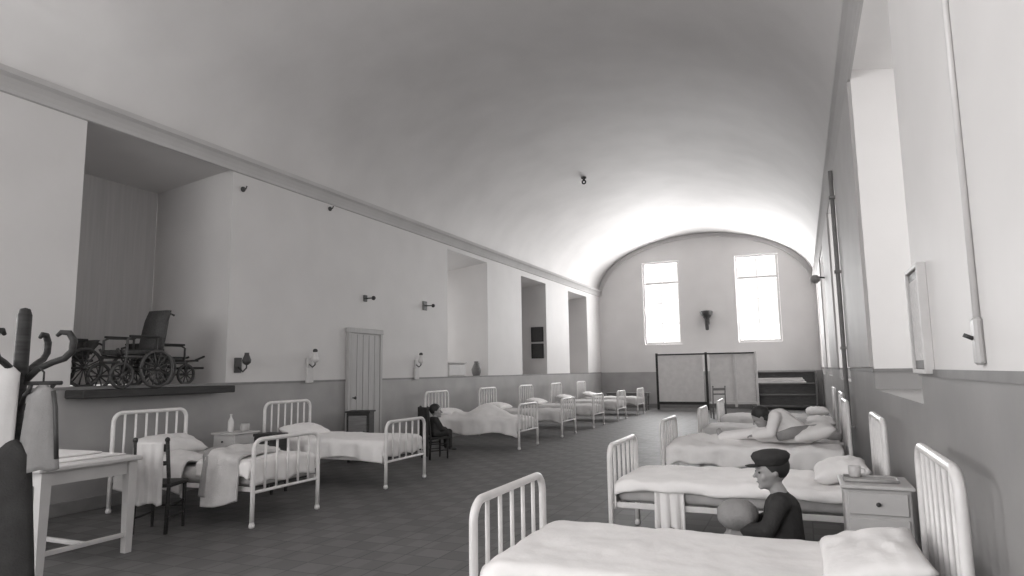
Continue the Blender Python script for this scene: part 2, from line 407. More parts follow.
# NB near side of a right bed is local -y; of a left bed (turned) it is local +y
g1, g2 = 'white covers of the right row', 'white covers of the left row'
drape('bed_cover', 'linen', right[0], 0, 'smooth white cover on the nearest bed at lower right', 'bedding', x1=.55, near=.22, far=.16, seed=1, group=g1, hump=((-.3, 0, .6, .3, .012),))
drape('bed_cover', 'linen', right[1], 0, 'white cover on the second right bed, behind the seated child in a cap', 'bedding', x1=.8, near=.06, far=.16, seed=2.2, amp=.02, group=g1, hump=((.3, .1, .3, .25, .06), (-.6, .1, .25, .25, .03)))
drape('bed_cover', 'linen', right[2], 0, 'white cover over the legs of the patient in the nightgown', 'bedding', x1=.93, near=.2, far=.16, seed=3.1, amp=.03, group=g1, hump=((-.35, 0, .45, .16, .1), (-.8, -.1, .2, .2, .04)))
drape('bed_cover', 'linen2', right[3], 0, 'pale cover on the bed just beyond the patient', 'bedding', seed=4.1, amp=.02, group=g1)
drape('bed_cover', 'linen2', right[4], 0, 'pale cover on the farthest bed of the right row', 'bedding', seed=5.1, amp=.02, group=g1)
pillow(right[0], 0, 'large white pillow on the nearest bed at lower right', px=.72, py=-.0, pz=.55, L=.42, Wd=.76, H=.13, tilt=.22)
pillow(right[1], 0, 'white pillow on the second right bed behind the bedside locker', px=.72, pz=.56, H=.16, tilt=.2, seed=2)
pillow(right[2], 0, 'upper white pillow behind the patient in the nightgown', px=.66, py=.02, pz=.60, L=.46, H=.18, tilt=.3, seed=3)
pillow(right[3], 0, 'white pillow on the bed just beyond the patient', seed=4); pillow(right[4], 0, 'white pillow on the farthest bed of the right row', seed=5)
# left row
drape('bed_cover', 'linen', left[0], pi, 'white counterpane tucked over the foot of the bed nearest the long table', 'bedding', x1=-.28, ztop=.60, near=.12, far=.12, seed=1.5, group=g2, amp=.02, hump=((-.6, 0, .3, .3, .03),))
drape('bed_sheet', 'linen2', left[0], pi, 'crumpled pale sheet on the upper half of the bed nearest the long table', 'sheet', x0=-.1, x1=.9, near=.1, far=.26, seed=7.7, amp=.045, ztop=.55, hump=((.35, .1, .25, .2, .08),))
drape('blanket', 'pale', left[0], pi, 'thick pale blanket turned back over the side of the bed nearest the long table', 'blanket', x0=-.74, x1=-.32, ztop=.645, near=-.35, far=.40, seed=9.1, amp=.03, thick=.03, flare=.2, hump=((-.5, .2, .14, .4, .05),), skew=-.16)
drape('blanket', 'grey', left[0], pi, 'narrow grey blanket edge folded beside the turned-back pale blanket', 'blanket', x0=-.36, x1=-.28, ztop=.69, near=-.35, far=.36, seed=9.1, amp=.02, thick=.025, flare=.22, nx=10, skew=-.16)
pillow(left[0], pi, 'pale pillow at the head of the bed nearest the long table', px=.66, pz=.60, H=.17, tilt=.35, m='linen2', seed=6)
drape('bed_cover', 'linen', left[1], pi, 'smooth white cover on the bed in front of the door', 'bedding', x1=.7, ztop=.585, near=.16, far=.22, seed=11, group=g2, amp=.014)
pillow(left[1], pi, 'white pillow on the bed in front of the door', px=.68, pz=.56, H=.17, tilt=.25, seed=7)
drape('bed_cover', 'linen', left[2], pi, 'white cover raised in a high hump, beside the dark seated child', 'bedding', x1=.85, near=.14, far=.26, seed=12, group=g2, amp=.025, hump=((-.15, 0, .36, .34, .26), (.5, .1, .2, .3, .1)))
drape('bed_cover', 'linen2', left[3], pi, 'pale cover on the fourth left bed, beyond the humped bedding', 'bedding', seed=13, near=.15, far=.2, group=g2, amp=.02, hump=((-.5, .1, .3, .3, .05),))
for i, s in ((4, 'fifth'), (5, 'sixth'), (6, 'farthest')):
    drape('bed_cover', 'linen2', left[i], pi, 'pale cover on the %s bed of the left row' % s, 'bedding', seed=13+i, near=.15, far=.2, group=g2, amp=.02, nx=36, nv=32)
for i, s in ((2, 'bed with the high humped cover'), (3, 'fourth left bed'), (4, 'fifth left bed'), (5, 'sixth left bed'), (6, 'farthest left bed')):
    pillow(left[i], pi, 'white pillow at the head of the %s' % s, seed=10+i, tilt=.2)
# towel over the side rail of the second right bed
def cloth_panel(name, m, loc, label, cat, w, h, axis='x', seed=0, fold=.05, amp=.02, taper=0, group=None):
    mb = MB(); nx, nz = 26, 26; vs = []
    for i in range(nx+1):
        for j in range(nz+1):
            a = -.5+i/nx; d = j/nz
            ww = w*(1+taper*d); x = a*ww; y = amp*sin(a*18+seed)*(.25+d)+amp*.5*sin(a*37+seed*2)*d; z = -h*d+.012*sin(a*9+seed)*d
            if d < .12: y += fold*sin((1-d/.12)*pi/2)*.5
            vs.append((x, y, z) if axis == 'x' else (y, x, z))
    fs = [(i*(nz+1)+j, i*(nz+1)+j+1, (i+1)*(nz+1)+j+1, (i+1)*(nz+1)+j) for i in range(nx) for j in range(nz)]
    o = mb.add(vs, fs, True).build(name, M[m], None, loc); sd = o.modifiers.new('t', 'SOLIDIFY'); sd.thickness = .012
    return tag(o, label, cat, group)
cloth_panel('towel', 'linen', (-1.02, 5.43, .53), 'white towel hanging from the side of the second right bed', 'towel', .23, .33, 'x', 1, 0, .012)

# ---------------------------------------------------------------- small furniture
def locker(loc, label, m='white'):
    t = empty('bedside_locker', loc, label, 'locker')
    w, d, h = .36, .40, .70
    mb = MB(); mb.box(-w/2, w/2, -d/2+.012, d/2, .10, h, .006); mb.build('body', M[m], t)
    MB().box(-w/2-.02, w/2+.02, -d/2-.02, d/2+.02, h, h+.022, .006).build('top', M[m], t)
    dr = MB().box(-w/2+.02, w/2-.02, -d/2-.006, -d/2+.012, h-.15, h-.02, .004).build('drawer', M[m], t)
    MB().ell((0, -d/2-.018, h-.085), (.014, .014, .014), 10).build('knob', M['iron'], dr)
    do = MB().box(-w/2+.02, w/2-.02, -d/2-.006, -d/2+.012, .13, h-.17, .004).build('door', M[m], t)
    MB().ell((-w/2+.06, -d/2-.018, h-.26), (.014, .014, .014), 10).build('knob', M['iron'], do)
    for sx in (-1, 1):
        for sy in (-1, 1): MB().tube([(sx*(w/2-.025), sy*(d/2-.03), 0), (sx*(w/2-.025), sy*(d/2-.03), .11)], .014, 8, .02).build('leg', M[m], t)
    return t
locker((.37, 4.86, 0), 'white bedside locker against the right wall between the first two beds')
t = empty('tray', (.35, 4.86, .7225), 'shallow grey tray lying on the white bedside locker', 'tray')
mb = MB().box(-.15, .15, -.10, .10, 0, .008, .003); mb.build('base', M['greyenamel'], t)
MB().tube([(-.15, -.1, .012), (.15, -.1, .012), (.15, .1, .012), (-.15, .1, .012), (-.15, -.1, .012)], .009, 8).build('rim', M['greyenamel'], t)
cup = MB().lathe([(.0, 0), (.03, .0), (.036, .01), (.038, .07), (.034, .07), (.031, .012), (0, .01)], (0, 0, 0), 20).build('cup', M['shade'], None, (.27, 4.94, .7315)); tag(cup, 'small pale cup standing on the tray beside the nearest bed', 'cup')
MB().tube([(.036, 0, .055), (.06, 0, .05), (.06, 0, .025), (.037, 0, .02)], .005, 8).build('handle', M['shade'], cup)

def table(loc, sx, sy, h, label, m='white', name='table', leg=.038, stretch=True):
    t = empty(name, loc, label, 'table')
    MB().box(-sx/2, sx/2, -sy/2, sy/2, h-.035, h, .008).build('tabletop', M[m], t)
    i = leg+.03
    mb = MB()
    for s in (-1, 1):
        mb.box(-sx/2+i, sx/2-i, s*(sy/2-i)-.012, s*(sy/2-i)+.012, h-.14, h-.035)
        mb.box(s*(sx/2-i)-.012, s*(sx/2-i)+.012, -sy/2+i, sy/2-i, h-.14, h-.035)
    mb.build('apron', M[m], t)
    for a in (-1, 1):
        for b in (-1, 1):
            x, y = a*(sx/2-i), b*(sy/2-i); MB().loft([[(x+p*r, y+q*r, z) for p, q in ((-1,-1), (1,-1), (1,1), (-1,1))] for z, r in ((0, leg*.75), (h-.14, leg), (h-.035, leg))], True, False).build('leg', M[m], t)
    if stretch:
        for a in (-1, 1): MB().box(a*(sx/2-i)-.014, a*(sx/2-i)+.014, -sy/2+i, sy/2-i, .13, .165, .004).build('stretcher', M[m], t)
        MB().box(-sx/2+i, sx/2-i, -.014, .014, .13, .165, .004).build('stretcher', M[m], t)
    return t
table((-5.98, 3.62, 0), 1.62, .84, .78, 'long white wooden table at the far left of the ward')
cl = MB().box(-.66, .66, -.40, .40, 0, .012, .004).box(-.5, .45, -.3, .34, .012, .03, .008).build('folded_sheet', M['linen2'], None, (-6.02, 3.62, .7805)); tag(cl, 'flat pale sheet folded on top of the long white table', 'sheet')

def chair(loc, rz, label, m='wood', seat=.44, back=.88, w=.40, name='wooden_chair'):
    t = empty(name, loc, label, 'chair', None, rz); h = w/2
    MB().box(-h, h, -h, h, seat-.035, seat, .01).build('seat', M[m], t)
    for sx in (-1, 1): MB().tube([(sx*(h-.03), -h+.03, 0), (sx*(h-.03), -h+.03, seat-.03)], .014, 8, .019).build('leg', M[m], t)
    for sx in (-1, 1): MB().tube([(sx*(h-.025), h-.0, 0), (sx*(h-.025), h-.02, seat), (sx*(h-.03), h+.03, back)], .018, 8).ell((sx*(h-.03), h+.032, back+.015), (.024, .024, .026), 10).build('rear_leg', M[m], t)
    mb = MB(); 
    for z, q in ((back-.06, .035), (back-.2, .02)): mb.box(-h+.04, h-.04, h+.005, h+.03, z-q, z+q, .006)
    mb.build('backrest', M[m], t)
    mb = MB()
    for z in (.14, .25):
        for sx in (-1, 1): mb.tube([(sx*(h-.03), -h+.03, z), (sx*(h-.025), h, z)], .009, 6)
    mb.tube([(-h+.03, -h+.03, .2), (h-.03, -h+.03, .2)], .009, 6); mb.build('stretcher', M[m], t)
    return t
# chair with a towel on its back between table and bed
CR = R(203); CP = Vector((-5.68, 4.64, 0))
chair(CP, CR, 'dark wooden chair with a pale cloth over its back, beside the first left bed', seat=.45, back=.84, w=.36)
pc = CP+Matrix.Rotation(CR, 3, 'Z') @ Vector((0, .232, .835))
tw = cloth_panel('towel', 'linen2', pc, 'long pale cloth draped down the back of the dark chair beside the first left bed', 'towel', .25, .56, 'x', 2, 0, .014); tw.rotation_euler = (0, 0, CR)
# locker between the first two left beds with bottle, jug, dark box
locker((-6.72, 6.55, 0), 'white bedside locker between the first two left beds')
b = MB().lathe([(0, 0), (.036, 0), (.038, .01), (.038, .12), (.03, .15), (.013, .18), (.013, .21), (.017, .215), (.017, .225), (0, .225)], (0,0,0), 18).build('bottle', M['shade'], None, (-6.76, 6.5, .7225)); tag(b, 'pale glass bottle on the locker between the first two left beds', 'bottle')
b = MB().lathe([(0, 0), (.05, 0), (.06, .03), (.055, .09), (.05, .1), (.046, .1), (.05, .03), (0, .01)], (0,0,0), 18).build('bowl', M['greyenamel'], None, (-6.66, 6.64, .7225)); tag(b, 'small grey bowl beside the bottle on the left locker', 'bowl')
table((-6.15, 6.56, 0), .40, .34, .46, 'low dark stool-like table carrying a box between the first two left beds', 'wood', 'low_table', .018)
bx = empty('wooden_box', (-6.15, 6.56, .4605), 'dark lidded box resting on the low chair between the first two left beds', 'box')
MB().box(-.15, .15, -.13, .13, 0, .22, .006).build('body', M['wood'], bx); MB().box(-.16, .16, -.14, .14, .22, .255, .006).build('lid', M['wood'], bx)
t = empty('small_cabinet', (-6.8, 9.3, 0), 'small dark upright cabinet standing before the door, behind the second left bed', 'cabinet', None, R(20))
MB().box(-.19, .19, -.16, .16, .06, .80, .008).build('body', M['wood'], t); MB().box(-.21, .21, -.18, .18, .80, .825, .005).build('top', M['wood'], t)
d_ = MB().box(-.15, .15, -.175, -.16, .12, .75, .004).build('door', M['midwood'], t); MB().ell((.11, -.185, .5), (.012, .012, .012), 8).build('knob', M['iron'], d_)
for a in (-1, 1):
    for b in (-1, 1): MB().box(a*.15-.02, a*.15+.02, b*.12-.02, b*.12+.02, 0, .06).build('foot', M['wood'], t)

# ---------------------------------------------------------------- hat stand and garments (far left foreground)
HX, HY = -4.72, 2.75
t = empty('hat_stand', (HX, HY, 0), 'dark bentwood hat stand with curled hooks at the far left edge', 'hat stand')
MB().lathe([(.03, .25), (.034, .6), (.036, 1.2), (.043, 1.45), (.043, 1.86), (.03, 1.9), (.0, 1.91)], (0,0,0), 16).build('pole', M['wood'], t)
for k in range(4):
    a = pi/2*k+R(32); c, s = cos(a), sin(a)
    hk = [(0.03, 1.42), (.10, 1.50), (.19, 1.545), (.26, 1.57), (.305, 1.62), (.31, 1.69), (.28, 1.74), (.23, 1.745), (.205, 1.72)]
    MB().tube([(r*c, r*s, z) for r, z in hk], [.02, .021, .021, .022, .024, .024, .021, .017, .012], 10).build('hook', M['wood'], t)
    lw = [(.03, 1.24), (.1, 1.33), (.17, 1.36), (.2, 1.40)]
    MB().tube([(r*cos(a+pi/4), r*sin(a+pi/4), z) for r, z in lw], .014, 8).build('hook', M['wood'], t)
    ft = [(.03, .42), (.09, .25), (.2, .1), (.3, .03), (.33, .03)]
    MB().tube([(r*c, r*s, z) for r, z in ft], .018, 8).build('foot', M['wood'], t)
MB().tube([Vector((.13*cos(2*pi*k/32), .13*sin(2*pi*k/32), .22)) for k in range(33)], .012, 8).build('ring', M['wood'], t)
def garment(name, m, loc, label, cat, zt, zb, rt, rb, sleeves, seed, sx=1, sy=.6, rz=0):
    mb = MB(); rings = []; n = 40; m_ = 18
    for i in range(m_+1):
        d = i/m_; z = zt+(zb-zt)*d; shl = min(1, .3+d*7)
        r = (rt+(rb-rt)*d)*shl
        rings.append([(sx*r*cos(2*pi*k/n)*(1+.10*d*sin(5*2*pi*k/n+seed)+.05*d*sin(9*2*pi*k/n+seed)), sy*r*sin(2*pi*k/n)*(1+.16*d*sin(4*2*pi*k/n+seed)), z+.008*sin(6*2*pi*k/n+seed)*d) for k in range(n)])
    mb.loft(rings, True, True)
    o = mb.build(name, M[m], None, loc); o.rotation_euler = (0, 0, rz); tag(o, label, cat)
    if sleeves:
        for s in (-1, 1):
            q = MB(); q.tube([(s*sx*rt*.6, 0, zt-.05), (s*sx*rt*1.0, .01, zt-.14), (s*sx*(rt*1.12), .015, zt-.32), (s*sx*(rt*1.12), .02, zt-.55)], [.035, .055, .05, .055], 12).build('sleeve', M[m], o)
    return o
M['robe'] = mat('light_grey_flannel', .26, .95, .08, 9, bump=.4, bscale=80)
RV = Vector((.918, .396, 0)); TC = Vector((.865, -.5, 0)); HS = Vector((HX, HY, 0))
garment('nightgown', 'linen2', HS-RV*.19+TC*.15, 'long white gown hanging at the very left edge on the hat stand', 'gown', 1.58, .66, .185, .15, False, 1, sy=.45, rz=R(23))
garment('dressing_gown', 'robe', HS+RV*.155+TC*.06, 'light grey dressing gown with a dark edge, hanging on the right of the hat stand', 'gown', 1.40, .86, .085, .125, False, 2, sy=.6, rz=R(23))
eg = MB().tube([(.082, -.02, 1.36), (.105, -.02, 1.25), (.118, -.02, 1.1), (.132, -.02, .93)], .014, 8).build('dark_trim', M['iron'], bpy.data.objects['dressing_gown']); eg['label'] = 'dark edging down the right side'
garment('overcoat', 'dark', HS-RV*.03+TC*.13, 'dark coat hanging low on the hat stand below the gowns', 'coat', 1.06, .2, .12, .20, False, 3, sy=.7, rz=R(23))
sh = MB().tube([(-.12, 0, 0), (.12, 0, 0)], .013, 8).tube([(0, 0, 0), (0, 0, .07), (-.03, 0, .10)], .006, 6).build('coat_hanger', M['wood'], None, HS+RV*.155+TC*.06+Vector((0, 0, 1.41))); sh.rotation_euler = (0, 0, R(23)); tag(sh, 'dark wooden hanger holding the light grey dressing gown', 'hanger')

# ---------------------------------------------------------------- wheelchairs on the ledge of the first left niche
lg = MB().box(0, .30, -1.03, 1.03, -.09, 0, .01).build('ledge_shelf', M['wood'], None, (XL+.013, 5.70, DL-.022)); tag(lg, 'long dark shelf fixed below the first window niche on the left', 'shelf')
def wheelchair(loc, label, back, face=1, seatz=.34, rw=.235, legrest=.42, w=.42):
    t = empty('wheelchair', loc, label, 'wheelchair', 'old wheelchairs on the niche ledge', face*pi/2)
    h = w/2
    for s in (-1, 1):
        for (cx, rr, ns, yy) in ((-.10, rw, 14, h+.03), (.30, rw*.66, 10, h-.02)):
            o = MB().tube([Vector((cx+(rr-.012)*cos(2*pi*k/32), s*yy, rr+(rr-.012)*sin(2*pi*k/32))) for k in range(33)], .019, 8).build('wheel', M['iron'], t)
            q = MB(); q.tube([(cx, s*(yy-.03), rr), (cx, s*(yy+.03), rr)], .022, 10)
            for k in range(ns): a = 2*pi*k/ns; q.tube([(cx, s*yy, rr), (cx+rr*.95*cos(a), s*yy, rr+rr*.95*sin(a))], .008, 6)
            q.build('spokes', M['iron'], o)
    mb = MB()
    for s in (-1, 1):
        y = s*h*.95
        mb.tube([(-.22, y, seatz-.02), (.30, y, seatz-.02)], .016, 8)
        mb.tube([(-.10, y, rw), (-.12, y, seatz+.2), (.2, y, seatz+.2), (.26, y, seatz+.17), (.26, y, seatz-.02), (.3, y, rw*.66)], .014, 8)
    mb.tube([(-.1, -h-.03, rw), (-.1, h+.03, rw)], .014, 8).tube([(.3, -h, rw*.66), (.3, h, rw*.66)], .014, 8)
    mb.build('frame', M['iron'], t)
    MB().box(-.2, .28, -h+.02, h-.02, seatz, seatz+.06, .015).build('seat', M['wicker'], t)
    bk = MB(); rings = []
    for i in range(9):
        d = i/8; z = seatz+.05+(back-seatz-.05)*d; x = -.19-.09*d+(.05*max(0, d-.75)*4*-.4)
        ww = (h-.02)*(1-.15*d**3); rings.append([(x-.025, -ww, z), (x+.025, -ww, z), (x+.035, 0, z), (x+.025, ww, z), (x-.025, ww, z), (x-.045, 0, z)])
    bk.loft(rings, True, True); bk.build('backrest', M['wicker'], t)
    for s in (-1, 1): MB().tube([(-.24, s*h*.8, back*.8), (-.30, s*h*.8, back-.04), (-.36, s*h*.8, back-.06)], .014, 8).build('push_handle', M['wood'], t)
    for s in (-1, 1): MB().box(-.14, .24, s*h-.025, s*h+.025, seatz+.2, seatz+.225, .008).build('armrest', M['wood'], t)
    lr = MB()
    for s in (-1, 1): lr.tube([(.26, s*h*.7, seatz), (.26+legrest*.55, s*h*.7, seatz+.01), (.26+legrest, s*h*.7, seatz+.07)], .015, 8)
    lr.box(.28, .26+legrest*.8, -h*.6, h*.6, seatz+.0, seatz+.02)
    lr.box(.26+legrest*.45, .26+legrest, -h*.75, h*.75, seatz-.10, seatz-.07, .008); lr.build('leg_rest', M['wood'], t)
    return t
wheelchair((-7.19, 5.44, DL-.02), 'dark wheelchair with a tall curved back, middle of three on the niche ledge', .93, -1, seatz=.38, rw=.22, legrest=.08)
wheelchair((-7.62, 4.86, DL), 'low-backed dark wheelchair at the left end of the niche ledge', .54, -1, seatz=.32, rw=.22, legrest=.02)
wheelchair((-7.60, 6.04, DL), 'low dark wheelchair with a long leg rest reaching right, right end of the ledge', .52, 1, seatz=.30, rw=.20, legrest=.36)

# ---------------------------------------------------------------- wall fittings
def wall_lamp(loc, label, s=1, dark=True, sc=1):
    t = empty('wall_lamp', loc, label, 'wall lamp', 'small lamps on the left wall'); k = sc
    MB().box(-.001, .02, -.05*k, .05*k, -.08*k, .08*k, .006).build('wall_plate', M['iron' if dark else 'white'], t)
    MB().tube([(.015, 0, -.02*k), (.08*k, 0, -.07*k), (.13*k, 0, -.03*k), (.13*k, 0, .02*k)], .011, 8).build('arm', M['iron'], t)
    MB().lathe([(.02, 0), (.055, .03), (.06, .07), (.045, .11), (.03, .15), (.033, .17), (.0, .172)], (.13*k, 0, .0), 18).build('lamp_shade', M['iron' if dark else 'shade'], t)
    return t
wall_lamp((XL, 7.05, 1.58), 'dark bracket lamp on the left wall just beyond the first niche', sc=1.3)
for y, nm in ((8.52, 'before the door'), (11.75, 'beyond the door')):
    t = wall_lamp((XL, y, 1.62), 'pale gas lamp with a dark cap on the left wall %s' % nm, dark=False)
    MB().box(-.001, .05, -.075, .075, -.32, -.08, .01).build('backboard', M['white'], t)
    MB().ell((.13, 0, .19), (.04, .04, .035), 12).build('cap', M['iron'], t)
def bracket(loc, label, s=1):
    t = empty('wall_bracket', loc, label, 'bracket')
    MB().box(-.001, .02, -.05*s, .05*s, -.06*s, .06*s, .005).build('plate', M['iron'], t)
    MB().tube([(.015, 0, 0), (.08, .02, 0), (.12, .09*s, .01)], .012, 8).ell((.12, .1*s, .01), (.04, .04, .04), 12).build('fixture', M['iron'], t)
    return t
bracket((XL, 10.0, 2.80), 'small dark fitting on the wall above the door')
bracket((XL, 12.1, 2.84), 'dark fitting with a projecting end to the right above the door', 1.6)
for y, z, nm in ((7.02, 4.1, 'beside the top corner of the first left niche'), (8.95, 4.24, 'high on the left wall between niche and door')):
    o = MB().ell((0, 0, 0), (.03, .04, .04), 12).tube([(0, 0, 0), (.05, 0, 0), (.07, 0, .04)], .01, 8).build('wall_hook', M['iron'], None, (XL+.02, y, z)); tag(o, 'tiny dark hook %s' % nm, 'hook')
def arc_z(x): return VS+VR*sqrt(max(0, 1-((x-VC)/VH)**2))
hx = -4.82; o = MB().lathe([(0, 0), (.06, 0), (.07, -.03), (.03, -.06), (.015, -.1), (.0, -.1)], (0, 0, 0), 14).tube(arc((0, 0, -.13), .045, 0, 2*pi, 12), .02, 6).build('ceiling_hook', M['iron'], None, (hx, 15.9, arc_z(hx))); tag(o, 'small dark hook in the middle of the vaulted ceiling', 'hook')
# right wall
t = empty('wall_lamp', (XR-.03, 16.6, 3.45), 'round lamp on an arm high on the far right wall', 'wall lamp')
MB().tube([(.0, 0, .0), (-.12, 0, .02), (-.2, 0, .0)], .018, 8).build('arm', M['iron'], t); MB().ell((-.2, 0, -.02), (.11, .11, .10), 18).build('lamp_shade', M['greyenamel'], t)
t = empty('conduit', (XR, 3.0, 0), 'pale vertical conduit ending in a switch on the near right wall', 'conduit')
MB().tube([(-.012, 0, 1.6), (-.012, 0, 4.3)], .012, 10).build('pipe', M['shade'], t)
sw = MB().box(-.03, 0, -.035, .035, 1.44, 1.62, .01).build('switch_box', M['greyenamel'], t); MB().tube([(-.03, 0, 1.54), (-.06, 0, 1.555)], .008, 8).build('switch_lever', M['iron'], sw)
pp = MB().tube([(0, 0, .05), (0, 0, 4.3)], .03, 12); 
o = pp.build('pipe', M['grey'], None, (XR-.07, 10.6, 0)); tag(o, 'dark vertical pipe running up the right wall', 'pipe')
for z in (.6, 1.7, 2.8, 3.9): MB().box(-.045, .07, -.05, .05, z-.02, z+.02, .004).build('clip', M['grey'], o)
t = empty('chart_board', (XR, 4.25, 1.69), 'narrow framed chart board on the right wall behind the nearest bed', 'chart board')
MB().box(-.03, 0, -.19, .19, -.27, .27, .004).build('board', M['midwood'], t)
mb = MB(); mb.box(-.045, 0, -.215, -.19, -.295, .295, .004); mb.box(-.045, 0, .19, .215, -.295, .295, .004); mb.box(-.045, 0, -.19, .19, -.295, -.27, .004); mb.box(-.045, 0, -.19, .19, .27, .295, .004); mb.build('frame', M['white'], t)
MB().box(-.034, -.030, -.15, .15, -.22, .22).build('chart_paper', M['chart'], t)

# niche 2 and 3 furnishings
bs = MB().box(-.2, .1, -.42, .42, 0, .30, .03).build('enamel_tank', M['white'], None, (-7.12, 13.7, DL+.002)); tag(bs, 'white box-shaped tank on the sill of the second left niche', 'tank')
bs.location.x = -7.42; MB().box(-.22, .12, -.44, .44, .30, .33, .01).build('lid', M['white'], bs)
j = MB().lathe([(0, 0), (.08, 0), (.11, .08), (.12, .16), (.08, .26), (.05, .32), (.06, .36), (.04, .36), (0, .3)], (0,0,0), 18).build('jug', M['midwood'], None, (-7.36, 14.75, DL+.002)); tag(j, 'dark jug beside the white tank on the second left sill', 'jug')
MB().tube([(0, .05, .33), (0, .14, .32), (0, .17, .22), (0, .11, .12)], .014, 8).build('handle', M['midwood'], j)
for z, nm in ((2.05+.52, 'upper'), (2.05, 'lower')):
    t = empty('framed_picture', (-7.55, 19.42, z), '%s of two small dark framed pictures in the third left niche' % nm, 'picture')
    MB().box(-.17, .17, -.0, .03, -.2, .2, .004).build('board', M['iron'], t); mb = MB()
    mb.box(-.2, -.17, -.015, .03, -.23, .23); mb.box(.17, .2, -.015, .03, -.23, .23); mb.box(-.17, .17, -.015, .03, -.23, -.2); mb.box(-.17, .17, -.015, .03, .2, .23); mb.build('frame', M['wood'], t)

# ---------------------------------------------------------------- far end of the ward
def screen(loc, label):
    t = empty('folding_screen', loc, label, 'screen')
    for (x0, x1, yy) in ((-1.72, -.08, 0), (.08, 1.62, .06)):
        p = MB().box(x0+.03, x1-.03, yy-.008, yy+.008, .28, 1.92).build('cloth_panel', M['linen2'], t)
    mb = MB()
    for x in (-1.72, 0.0): mb.box(x-.04, x+.04, -.03, .05, 0, 2.0, .006)
    mb.box(-1.72, 0, -.02, .02, .18, .28, .005); mb.box(-1.72, 1.6, -.02, .02, 1.92, 1.97, .005)
    mb.build('screen_frame', M['wood'], t)
    mb = MB(); mb.box(1.6, 1.68, .02, .1, 0, 2.0, .006); mb.box(.9, .98, .02, .1, .1, 1.9, .006); mb.box(.06, 1.6, .04, .08, .2, .28, .004); mb.build('side_post', M['white'], t)
    return t
screen((-3.08, 24.2, 0), 'wide white two-panel screen with a dark central post before the end wall')
t = empty('wall_sconce', (-3.12, YE, 3.25), 'dark torch-shaped ornament on the end wall between the two windows', 'ornament')
MB().lathe([(.0, -.42), (.06, -.40), (.07, -.2), (.05, -.12), (.08, 0), (.2, .14), (.24, .26), (.18, .3), (0, .32)], (0, -.17, 0), 18).build('body', M['iron'], t)
MB().box(-.08, .08, -.1, 0, -.2, .1, .01).build('wall_plate', M['iron'], t)
t = empty('open_shelf_unit', (-.65, 24.9, 0), 'low dark open shelf unit against the end wall, right of the screen', 'shelf unit')
for x in (-1.05, 1.05): MB().box(x-.03, x+.03, -.25, .25, 0, 1.3, .005).build('side_panel', M['midwood'], t)
for z in (.12, .5, .88, 1.28): MB().box(-1.02, 1.02, -.25, .25, z-.02, z+.02, .004).build('shelf', M['midwood'], t)
MB().box(-1.02, 1.02, .22, .24, .1, 1.28).build('back_panel', M['midwood'], t)
o = MB()
for i in range(3): o.box(-.85, .75-.05*i, -.2, .18, .06*i, .06*i+.055, .015)
o = o.build('folded_linen', M['linen2'], None, (-.65, 24.88, .9005)); tag(o, 'pile of pale folded linen on the dark shelf unit', 'linen', kind='stuff')
table((-5.8, 22.9+.9, 0), 1.5, .5, .62, 'low dark bench-like table at the left end of the ward', 'midwood', 'low_table', .03)
chair((-2.3, 20.2, 0), R(200), 'brown wooden chair standing in front of the screen at the far end', m='midwood', back=.9)
# grey wool roll on the pillow of the patient's bed
g = MB().tube([(-.24, -.20, .06), (-.08, -.1, .1), (.08, .02, .12), (.22, .12, .14)], [.05, .065, .06, .045], 14).build('rolled_shawl', M['grey'], None, (right[2][0]+.52, right[2][1]-.12, .60)); tag(g, 'grey rolled shawl lying against the pillow of the patient\'s bed', 'shawl')

# ---------------------------------------------------------------- people
def hand(mb, wr, d, up, s, k=1.0, curl=.5):
    """palm and five fingers; d = pointing direction, up = back of the hand, s = thumb side sign"""
    wr = Vector(wr); d = Vector(d).normalized(); up = Vector(up); up = (up-d*up.dot(d)).normalized(); side = d.cross(up)*s
    palm = wr+d*.045*k
    mb.ell(palm, (.04*k, .032*k, .016*k), 12, Matrix((d, side, up)).transposed())
    for i, L in enumerate((.050, .058, .054, .042)):
        b = wr+d*.072*k+side*(.024-.016*i)*k; p1 = b+(d*.9-up*curl*.4)*L*.5*k; p2 = p1+(d*(1-curl)-up*curl)*L*.55*k
        mb.cap(b, p1, .0085*k, .008*k); mb.cap(p1, p2, .008*k, .0068*k)
    b = wr+d*.03*k+side*.028*k; p1 = b+(side*.7+d*.7)*.028*k; mb.cap(b, p1, .0105*k, .009*k); mb.cap(p1, p1+(d*.9+side*.1-up*.3)*.026*k, .009*k, .0075*k)
def head(mb, c, f, up, hr):
    """head of height 2*hr, f = facing"""
    c = Vector(c); f = Vector(f).normalized(); up = Vector(up); up = (up-f*up.dot(f)).normalized(); s = f.cross(up)
    Q = Matrix((s, f, up)).transposed()
    P = lambda a, b, z: c+s*a*hr+f*b*hr+up*z*hr
    mb.ell(P(0, -.1, .15), (.70*hr, .82*hr, .84*hr), 22, Q)
    mb.ell(P(0, .18, -.42), (.50*hr, .55*hr, .56*hr), 18, Q)
    mb.cap(P(0, .72, .02), P(0, .88, -.22), .06*hr, .10*hr)            # nose
    mb.ell(P(0, .66, -.52), (.2*hr, .1*hr, .07*hr), 12, Q)              # lips
    mb.ell(P(0, .58, -.8), (.2*hr, .16*hr, .14*hr), 12, Q)              # chin
    for q in (-1, 1):
        mb.ell(P(q*.70, -.08, -.06), (.07*hr, .13*hr, .2*hr), 12, Q)    # ears
        mb.ell(P(q*.3, .6, .14), (.24*hr, .12*hr, .07*hr), 10, Q)       # brow
        mb.ell(P(q*.36, .5, -.28), (.2*hr, .2*hr, .2*hr), 10, Q)        # cheek
    return P, Q
